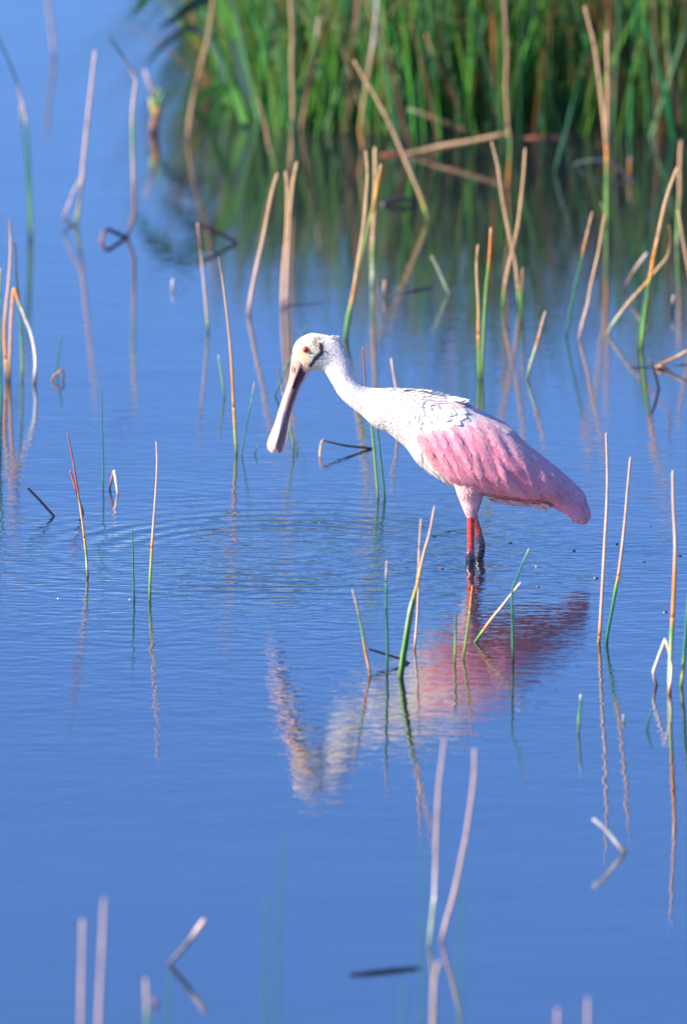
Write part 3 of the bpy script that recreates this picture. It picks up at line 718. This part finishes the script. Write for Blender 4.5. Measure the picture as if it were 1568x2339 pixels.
rd('white and dark stub standing at the right edge above the orange twig', '1533,714,k 1534,698,k 1535,685,p 1537,674,w', 7, 5, cat='reed stub', name='reed_stub')
rd('orange twig rising to the right edge from a dark knot', '1494,838,r 1510,831,o 1535,820,n 1556,809,n 1590,790,n', 9, 7, name='broken_reed', cat='broken reed', group='bent and broken reeds')
rd('dark stick lying flat on the water under the orange twig', '1439,841,k 1475,839,k 1510,840,k 1545,836,k 1590,832,k', 3.5, 6, endw=True, **DS)
rd('short dark stick standing up through the orange twig knot', '1503,888,k 1497,860,k 1490,838,k 1482,820,b', 7, 4, **DS)
rd('dark red knotted stem clump where the orange twig meets the water', '1495,842,r 1506,836,b 1514,839,k 1524,845,k', 9, 6, endw=True, **DS)
# lower right
rd('tall pink reed right of the tail, left one of the pair', '1366,1468,y 1368,1452,o 1372,1390,p 1377,1300,p 1381,1220,p 1384,1170,p 1386,1100,p 1385,1040,p 1383,988,p', 9, 5, split=1)
rd('tall reed right of the tail with teal green lower half, right one of the pair', '1384,1471,t 1387,1442,t 1398,1385,t 1406,1340,g 1411,1316,o 1418,1265,p 1426,1190,p 1432,1118,p 1439,1043,p', 9, 6, split=4)
rd('tall reed near the right edge turning from pink to orange to green', '1527,1578,y 1530,1500,l 1533,1442,g 1535,1410,o 1539,1324,o 1541,1236,p 1538,1180,p 1536,1130,p 1535,1074,p', 12, 6.5, split=3)
rd('bent white reed folded over beside the tall right edge reed', '1498,1566,b 1494,1552,p 1491,1534,w 1503,1500,w 1518,1460,w 1527,1487,o 1533,1525,l 1530,1556,w 1526,1584,o', 8, 9, endw=True, **BR)
rd('green reed standing against the right border, lower right', '1554,1568,g 1557,1545,y 1562,1487,t 1567,1420,t 1574,1330,g', 10, 7)
rd('small green sprout left of the bent white reed reflection', '1476,1665,t 1480,1645,t 1488,1620,t', 6, 4)
rd('blurred thin green reed with pale tip left of the pink pair reflections', '1320,1672,g 1321,1640,g 1325,1606,t 1325,1586,w', 7, 6, split=2)
rd('tiny pale stub standing between the pair reflections at right', '1423,1648,l 1423,1640,w 1423,1632,w', 7, 6, cat='reed stub', name='reed_stub')
rd('pale curved broken reed alone on open water at lower right', '1427,1948,n 1412,1930,w 1398,1913,w 1377,1889,w 1353,1870,w', 11, 9, name='broken_reed', cat='broken reed', group='bent and broken reeds')
# centre front
rd('tallest reed of the front centre bunch, pink above and green below', '912,1547,g 918,1500,g 926,1450,g 936,1390,l 945,1360,y 955,1325,o 961,1292,n 969,1258,p 981,1215,p 992,1155,p', 10, 5, split=5)
rd('green reed of the front centre bunch with a thin pink tip', '917,1546,t 927,1480,t 936,1420,g 944,1378,g 952,1335,l 956,1296,n 957,1250,p 961,1184,p', 9, 4.5, split=5)
rd('pink reed right behind the front centre bunch', '946,1482,o 948,1460,p 952,1410,p 955,1350,p 956,1296,p', 7, 5)
rd('short reed leaning left with orange foot, left of the front bunch', '845,1543,o 841,1520,n 834,1488,o 828,1450,g 819,1405,g 811,1370,n 804,1346,n', 7.5, 4)
rd('straight teal reed with pink tip left of the front bunch', '883,1538,t 884,1478,t 882,1400,t 881,1331,t 882,1305,p 883,1280,p', 7.5, 5, split=3)
rd('dark stick leaning left from the foot of the front bunch', '934,1515,k 905,1502,k 872,1492,k 838,1481,k', 6, 5, **DS)
rd('reed leaning right under the bird with green foot and pale pink top', '1084,1467,g 1096,1450,g 1106,1436,o 1125,1410,n 1140,1392,p 1165,1360,p 1189,1330,w', 8.5, 6, split=2)
rd('thin dark teal reed with a curved faint tip under the tail reflection', '1171,1512,k 1170,1470,t 1169,1410,t 1169,1350,t 1178,1324,t 1192,1288,t 1208,1252,l', 7, 4, split=4)
rd('thin reed with orange top rising over the leg reflection', '1057,1503,g 1063,1465,g 1068,1430,g 1072,1395,y 1075,1365,o 1078,1336,o', 6.5, 4.5, split=3)
rd('short green reed left of the orange topped reed over the reflection', '1038,1512,g 1039,1470,g 1040,1430,t 1041,1398,t', 6.5, 5)
# out of focus foreground
rd('tall pale pink reed out of focus at bottom centre, left one of the pair', '980,2158,l 984,2121,l 989,2070,l 992,2046,w 995,1960,p 996,1900,p 1001,1806,p 1008,1740,p 1014,1690,p', 11, 8, split=3, group=FG)
rd('tall pale pink reed out of focus at bottom centre, right one of the pair', '1008,2148,p 1019,2100,p 1030,2064,p 1046,1996,p 1055,1950,p 1064,1906,p 1079,1801,p 1083,1755,p 1083,1710,p', 11, 9, group=FG)
rd('short blurred pink reed rising at the bottom edge under the tall pair', '984,2420,b 988,2339,p 991,2240,p 1002,2195,p', 11, 9, group=FG)
rd('blurred teal reed right of the tall pale pair near the bottom', '1046,2560,t 1048,2300,t 1051,2140,t 1053,2000,t', 8, 5, group=FG)
rd('faint teal reed left of the tall pale pair near the bottom', '955,2560,t 959,2300,t 963,2100,t 966,1930,t', 7, 4, group=FG)
rd('faint short teal reed at the bottom edge left of centre', '914,2560,t 917,2400,t 921,2240,t', 8, 6, group=FG)
rd('left thin teal reed of the blurred pair at the bottom', '601,2580,t 603,2400,t 606,2200,t 607,2050,t', 8, 6, group=FG)
rd('right thin teal reed of the blurred pair at the bottom', '626,2560,t 630,2339,t 636,2120,t 642,2010,t 650,1915,t', 8, 5, group=FG)
rd('blurred dark stick lying on the water near the bottom edge', '797,2229,k 840,2222,k 900,2215,k 962,2211,k', 9, 8, endw=True, **DS)
rd('blurred pink reed at lower left, shorter one of the pair', '182,2520,o 185,2339,p 187,2220,p 189,2100,p', 11, 9, group=FG)
rd('blurred pink reed at lower left, taller one of the pair', '219,2560,p 225,2339,p 232,2190,p 238,2052,p', 11, 9, group=FG)
rd('short blurred pink reed cut by the bottom edge at left', '337,2470,g 336,2330,g 335,2290,p 333,2234,p', 11, 9, group=FG, split=2)
rd('small dark leaf bit beside the short blurred pink reed', '357,2296,b 353,2286,p 347,2278,p', 10, 6, name='leaf_bit', cat='leaf', group='leaf bits in the foreground')
rd('faint teal reed at the bottom edge under the blurred slanting stick', '381,2540,t 384,2380,t 387,2215,t', 8, 6, group=FG)
rd('blurred slanting stick with a pink upper end at lower left', '385,2204,k 410,2176,k 432,2150,k 452,2122,p 468,2100,p', 9, 11, **DS)
rd('faint pink reed tip at the bottom edge right of centre', '1270,2560,p 1271,2400,p 1272,2303,p', 11, 9, group=FG)
rd('second faint pink reed tip at the bottom edge, the one further right', '1338,2560,p 1340,2400,p 1341,2278,p', 10, 8, group=FG)

# floating specks near the bird
def speck(px, py, w, hh, col, label, cat='floating leaf', grp='specks floating on the water'):
    c = ground(px, py); n = 9; V, F = [], []; s = mmpx(c.y); rnd = random.Random(int(px * py))
    for lay, z in ((0, -.0015), (1, .0025)):
        for i in range(n):
            a = 2 * pi * i / n; r = 1 + rnd.uniform(-.25, .25); V.append(Vector((c.x + cos(a) * w / 3 * s * r, c.y + sin(a) * hh * s * 1.8 * r, z * (1 - .4 * lay * rnd.random()))))
    F = [tuple(range(n, 2 * n)), tuple(range(n - 1, -1, -1))] + [(i, (i + 1) % n, (i + 1) % n + n, i + n) for i in range(n)]
    org = Vector((c.x, c.y, 0)); o = mesh_obj('floating_' + ('foam' if cat == 'foam' else 'leaf'), V, F, [CC[col]] * len(V), M_DEAD, None, org, smooth=False); o.location = org
    tag(o, label, cat, grp)
for px, py, w, h_, l in ((1484, 1203, 8, 1.5, 'small dark speck floating between the tall pink pair and the right edge, upper one'), (1408, 1243, 11, 2, 'dark speck on the bird shadow between the pair of tall reeds'),
                     (1551, 1270, 13, 2, 'dark speck floating at the right edge beside the tall orange reed'), (1469, 1283, 13, 2, 'dark speck below the edge of the bird shadow'),
                     (1360, 1321, 18, 2, 'long dark speck just left of the tall pink reed'), (1518, 1398, 16, 2, 'dark speck left of the tall orange reed foot'),
                     (1020, 1214, 24, 2, 'longest dark floating leaf bit left of the legs'), (1008, 1298, 13, 2.5, 'brown speck floating just right of the front centre reed tips'),
                     (1163, 1240, 17, 1.8, 'dark speck floating right of the bird legs'), (990, 1226, 22, 1.5, 'thin dark leaf bit left of the legs and below the longest'),
                     (1227, 1340, 12, 2, 'reddish speck above the tail reflection'), (1136, 870, 10, 3, 'dark speck behind the back, left of the short pink tipped reed'),
                     (1207, 824, 8, 3, 'tiny blurred speck behind the back'), (1310, 1258, 9, 4, 'small dark speck near the left tall reed, in shadow')):
    speck(px, py, w, h_, 'b' if 'brown' in l or 'red' in l else 'd', l)
for px, py, l in ((133, 1368, 'tiny white foam fleck in the ripples at far left'), (297, 1370, 'tiny white foam fleck beside the short dark green reed'), (1223, 1295, 'tiny white foam fleck right of the legs')):
    speck(px, py, 6, 1.0, 'w', l, 'foam')

# ------------------------------------------------------------------ reed bed behind
HT = [(420, 120), (480, 190), (560, 250), (600, 300), (700, 270), (800, 260), (840, 230), (880, 330), (1000, 340), (1060, 380), (1180, 390), (1230, 300), (1260, 170), (1300, 190), (1330, 330), (1400, 330), (1470, 300), (1560, 330), (1700, 350)]
FRONT = [(400, 190), (440, 205), (480, 240), (540, 285), (600, 318), (700, 325), (1700, 335)]
GREENS = [(0.055, 0.27, 0.02), (0.12, 0.34, 0.03), (0.02, 0.14, 0.03), (0.19, 0.36, 0.06), (0.03, 0.25, 0.08), (0.09, 0.20, 0.03), (0.012, 0.07, 0.02), (0.16, 0.36, 0.18)]
BROWNS = [(0.34, 0.20, 0.09), (0.24, 0.12, 0.05), (0.42, 0.30, 0.17), (0.16, 0.08, 0.04), (0.35, 0.16, 0.05)]
def bed_stem(rnd, x, y, hm, lean, wd, col, tipc, blade_):
    """one stem or blade of the bed, foot at (x, y), hm metres tall"""
    n = 5; ld = rnd.uniform(-.12, .12); path = []
    for i in range(n + 1):
        u = i / n; path.append(Vector((x + (lean * u + lean * .8 * u * u * (1 if blade_ else .2)) * hm, y + ld * u * u * hm, -.03 + hm * (u - (abs(lean) * .45 * u * u if blade_ else 0)))))
    V, F, C = [], [], []; ns = 2 if blade_ else 4; ang = rnd.uniform(0, pi)
    for i, p in enumerate(path):
        u = i / n; r = wd * .5 * (1 - .55 * u if not blade_ else max(.05, sin(pi * min(1, .35 + .65 * u))) + .05)
        k = mix(col, tipc, sm(.55, .95, u))
        for j in range(ns):
            a = ang + 2 * pi * j / ns; V.append(p + Vector((cos(a) * r, sin(a) * r, 0))); C.append(k)
    for i in range(n):
        for j in range(ns if ns > 2 else 1):
            q = (j + 1) % ns; F.append((i * ns + j, i * ns + q, (i + 1) * ns + q, (i + 1) * ns + j))
    return V, F, C
def make_bed():
    rnd = random.Random(21); V, F, C = [], [], []; single = []
    y_far = ground(784, 0).y + 4.0
    def one(px, y, hpx):
        fpy = interp(FRONT, px) + 30 * noise.noise(Vector((px * .02, 0, 8))) + 10; yf = ground(px, fpy).y
        if y < yf + abs(rnd.gauss(0, .10)): return
        x = (px - CX) * mmpx(y) ; s = mmpx(y)
        hm = 1.6 * hpx * mmpx(yf) * rnd.uniform(.7, 1.25) * (1 + .25 * noise.noise(Vector((px * .02, y, 0))))
        left = sm(640, 430, px); lean = rnd.gauss(0, .14) - left * rnd.uniform(0, .32)
        bl = rnd.random() < .45; dead = rnd.random() < (.13 + .16 * sm(1200, 1500, px))
        col = rnd.choice(BROWNS if dead else GREENS); b = rnd.uniform(.35, 1.15); col = tuple(z * b for z in col)
        tip = rnd.choice(BROWNS) if rnd.random() < .2 else col
        wd = rnd.uniform(.004, .008) if not bl else rnd.uniform(.006, .013)
        return (rnd, x, y, hm, lean, wd, col, tip, bl)
    # front rows as single things
    tries = 0
    while len(single) < 190 and tries < 4000:
        tries += 1; px = rnd.uniform(500, 1600); yf = ground(px, interp(FRONT, px)).y
        a = one(px, yf + rnd.uniform(0.02, .45), interp(HT, px))
        if a: single.append(a)
    for k, a in enumerate(single):
        v, f, c = bed_stem(*a); org = Vector((a[1], a[2], 0))
        bl = a[8]; brown = a[6][0] > a[6][1]
        o = mesh_obj('reed', v, f, c, M_BLADE if bl else M_REED, None, org); o.location = org
        kind = ('brown dead ' if brown else 'green ') + ('leaf blade' if bl else 'round stem')
        pxx = CX + a[1] / mmpx(a[2]); zone = ['at the left end of the dense reed bed', 'in the bed above the head of the bird', 'in the bed by the long diagonal reed', 'in the bed by the stem with the orange node', 'in the bed left of the tall twin reeds', 'in the bed right of the tall twin reeds'][sum(pxx > z for z in (640, 800, 1000, 1190, 1380))]
        how = 'leaning left ' if a[4] < -.12 else 'leaning right ' if a[4] > .12 else 'upright '
        tag(o, kind + ' ' + how + zone, 'reed', kind + 's ' + how + zone)
    cnt = 0
    while cnt < 6500:
        px = rnd.uniform(465, 1900); yf = ground(px, interp(FRONT, px)).y
        y = yf + .3 + (y_far - yf) * rnd.random() ** 1.25
        a = one(px, y, max(interp(HT, px), 150 + 200 * sm(yf + .8, yf + 2.5, y) * sm(1000, 800, 0)))
        cnt += 1
        if not a: continue
        v, f, c = bed_stem(*a); n = len(V); V += v; C += c; F += [tuple(i + n for i in q) for q in f]
    o = mesh_obj('reed_bed', V, F, C, M_BLADE, None, kind='stuff')
    tag(o, 'dense out of focus bed of green and brown reeds across the top', 'reed bed')
make_bed()
# stems of the bed that can be told apart
RB = dict(group='taller stems that stand out of the reed bed')
rd('pale tan reed with a yellow node running to the top edge, centre of the bed', '829,346,n 828,335,n 823,300,o 824,282,y 836,200,n 846,140,n 853,90,w 861,10,w 866,-60,n', 15, 12, **RB)
rd('long straight tan reed in the left part of the bed', '662,388,n 666,330,n 669,250,n 667,160,n 668,80,n 664,0,n 664,-60,n', 15, 12, **RB)
rd('tan reed leaning right with a pale top, left centre of the bed', '688,296,n 696,240,n 705,195,b 716,140,n 728,38,w', 15, 11, **RB)
rd('short tan reed leaning left with green foot at left of the bed', '632,392,g 624,362,g 616,340,n 604,280,n 588,224,n', 13, 9, split=2, **RB)
rd('brown reed slanting down right in the middle of the bed', '1068,305,b 1062,270,b 1045,236,b 1021,192,b 995,140,n 972,76,n', 13, 10, **RB)
rd('grey brown reed slanting down behind the long diagonal reed', '938,336,b 926,300,b 916,260,b 904,200,b 888,140,b 868,72,b', 13, 10, **RB)
rd('orange brown crooked reed right of the long diagonal reed tip', '934,250,o 932,192,o 922,150,o 928,95,b 938,50,b', 13, 11, **RB)
rd('yellow topped tan reed at the upper right of the bed', '1551,300,n 1549,280,n 1541,240,n 1532,180,n 1525,128,w 1521,60,y 1529,0,y 1532,-60,n', 13, 13, **RB)
rd('short teal reed in front of the bed, right of centre', '1229,318,t 1233,285,t 1238,246,t', 11, 8, **RB)
rd('teal reed bending left in front of the bed, right of centre', '1267,394,t 1277,350,t 1289,312,t 1299,275,t 1306,240,t', 12, 9, **RB)
rd('orange stem at the top edge left of the tall beside the orange node', '1130,300,b 1128,180,b 1126,60,o 1120,0,o 1119,-50,o', 13, 12, **RB)
rd('olive tan reed leaning left at the left of the bed top', '560,260,n 575,160,n 598,70,n 580,20,n', 13, 9, **RB)
rd('small pink orange stub in the dark water at right of the bed', '1437,407,p 1437,385,o 1438,358,p', 12, 10, cat='reed stub', name='reed_stub')
rd('dark arched stem on the water at upper right', '1437,412,k 1460,424,k 1485,432,k 1525,437,k', 8, 7, endw=True, **DS)
rd('dark thin stem lying left of the pink orange stub', '1310,376,d 1350,366,d 1395,372,k 1437,410,k', 7, 7, endw=True, **DS)
rd('dark purple clump of wet stalks floating before the diagonal reed foot', '874,468,k 888,461,k 915,455,k 940,458,k 950,466,k', 10, 9, endw=True, **DS)
rd('dark red wet stalk on the water left end of the thick lying stem', '874,355,r 895,352,r 918,353,b', 9, 8, endw=True, **DS)
rd('reddish stalk lying along the waterline at right of the bed', '1200,316,b 1240,314,r 1300,315,b', 8, 7, endw=True, **DS)
rd('dark wet stalk at the waterline in the left centre of the bed', '716,312,k 745,302,k 778,283,b', 12, 9, endw=True, **DS)
rd('second dark wet stalk at the waterline beside the left centre one', '752,322,k 768,318,k 792,306,k', 10, 8, endw=True, **DS)
rd('brown seed head at the top edge above the twin reeds', '1400,300,b 1397,180,b 1393,75,b 1392,62,r 1391,30,r 1388,-10,r 1386,-60,b', 12, 22, name='bulrush', cat='bulrush', group='taller stems that stand out of the reed bed')
# leaves hanging out over open water at the left of the bed
def leaf(label, s, w, col, dist_px):
    pts = [tuple(float(z) for z in q.split(',')) for q in s.split()]; f = catmull(pts, 5); y = ground(dist_px[0], dist_px[1]).y; V, F, C = [], [], []
    for i, (x, yy) in enumerate(f):
        u = i / (len(f) - 1); p = onplane(x, yy, y); q = onplane(f[min(i + 1, len(f) - 1)][0], f[min(i + 1, len(f) - 1)][1], y) if i < len(f) - 1 else p + (p - onplane(f[i - 1][0], f[i - 1][1], y))
        d = (q - p).normalized(); sd = Vector((-d.z, .6, d.x)).normalized(); r = w * .5 * mmpx(y) * max(.06, sin(pi * min(1, .25 + .75 * u)))
        for e, dz in ((-1, 0), (0, -.0015), (1, 0)): V.append(p + sd * r * e + Vector((0, dz, 0))); C.append(col if e else tuple(z * 1.15 for z in col))
    for i in range(len(f) - 1):
        for e in (0, 1): a = i * 3 + e; F.append((a, a + 1, a + 4, a + 3))
    org = ground(*dist_px); org.z = 0
    o = mesh_obj('hanging_leaf', V, F, C, M_BLADE, None, org); o.location = org; tag(o, label, 'leaf', 'leaf blades hanging out over the water')
leaf('dark leaf blade hanging left from the top edge beside the bed', '560,250 545,120 520,20 490,-12 440,12 395,45 357,68', 46, (0.02, 0.06, 0.05), (560, 262))
leaf('green leaf tip at the top edge, furthest left of the hanging leaves', '575,250 540,90 470,-40 400,-60 345,-20 318,18 296,42', 44, (0.05, 0.17, 0.03), (575, 262))
leaf('faint dark curved leaf between bed and little stub plant', '520,235 500,130 470,80 430,65 385,95 350,128 336,160', 24, (0.04, 0.10, 0.09), (520, 245))
leaf('short green leaf hanging off the left side of the bed', '520,235 495,205 470,215 440,240 420,262', 30, (0.06, 0.20, 0.05), (520, 245))
leaf('broad green leaf bowing down at the lower left of the bed', '560,280 535,215 515,200 495,240 482,300 476,345', 26, (0.08, 0.24, 0.05), (560, 290))
def stub_plant():
    org = ground(350, 304); t = thing('stub_plant', 'small yellow green sprout on a brown rotten stump left of the bed', 'plant', org, None)
    def add(name, s, w0, w1):
        pts = [(float(q.split(',')[0]), float(q.split(',')[1]), q.split(',')[2]) for q in s.split()]
        path = [onplane(a, b, org.y) for a, b, _ in pts]; path[0].z = min(path[0].z, -.01) if name == 'stump' else path[0].z
        V, F, C = tube(path, [lerp(w0, w1, i / (len(pts) - 1)) * .5 * mmpx(org.y) for i in range(len(pts))], 8, [CC[c] for _, _, c in pts]); mesh_obj(name, V, F, C, M_REED, t, org)
    add('stump', '350,306,k 352,285,b 356,262,b 359,246,o', 22, 16)
    add('leaf', '352,268,e 349,245,y 352,225,g 362,200,y', 14, 5)
    add('leaf', '358,262,e 362,240,e 366,222,g 378,208,t', 13, 4)
    add('leaf', '350,262,y 346,240,y 342,222,l', 10, 4)
    add('stem', '352,225,d 345,200,p 336,178,p 330,160,p', 8, 5)
stub_plant()
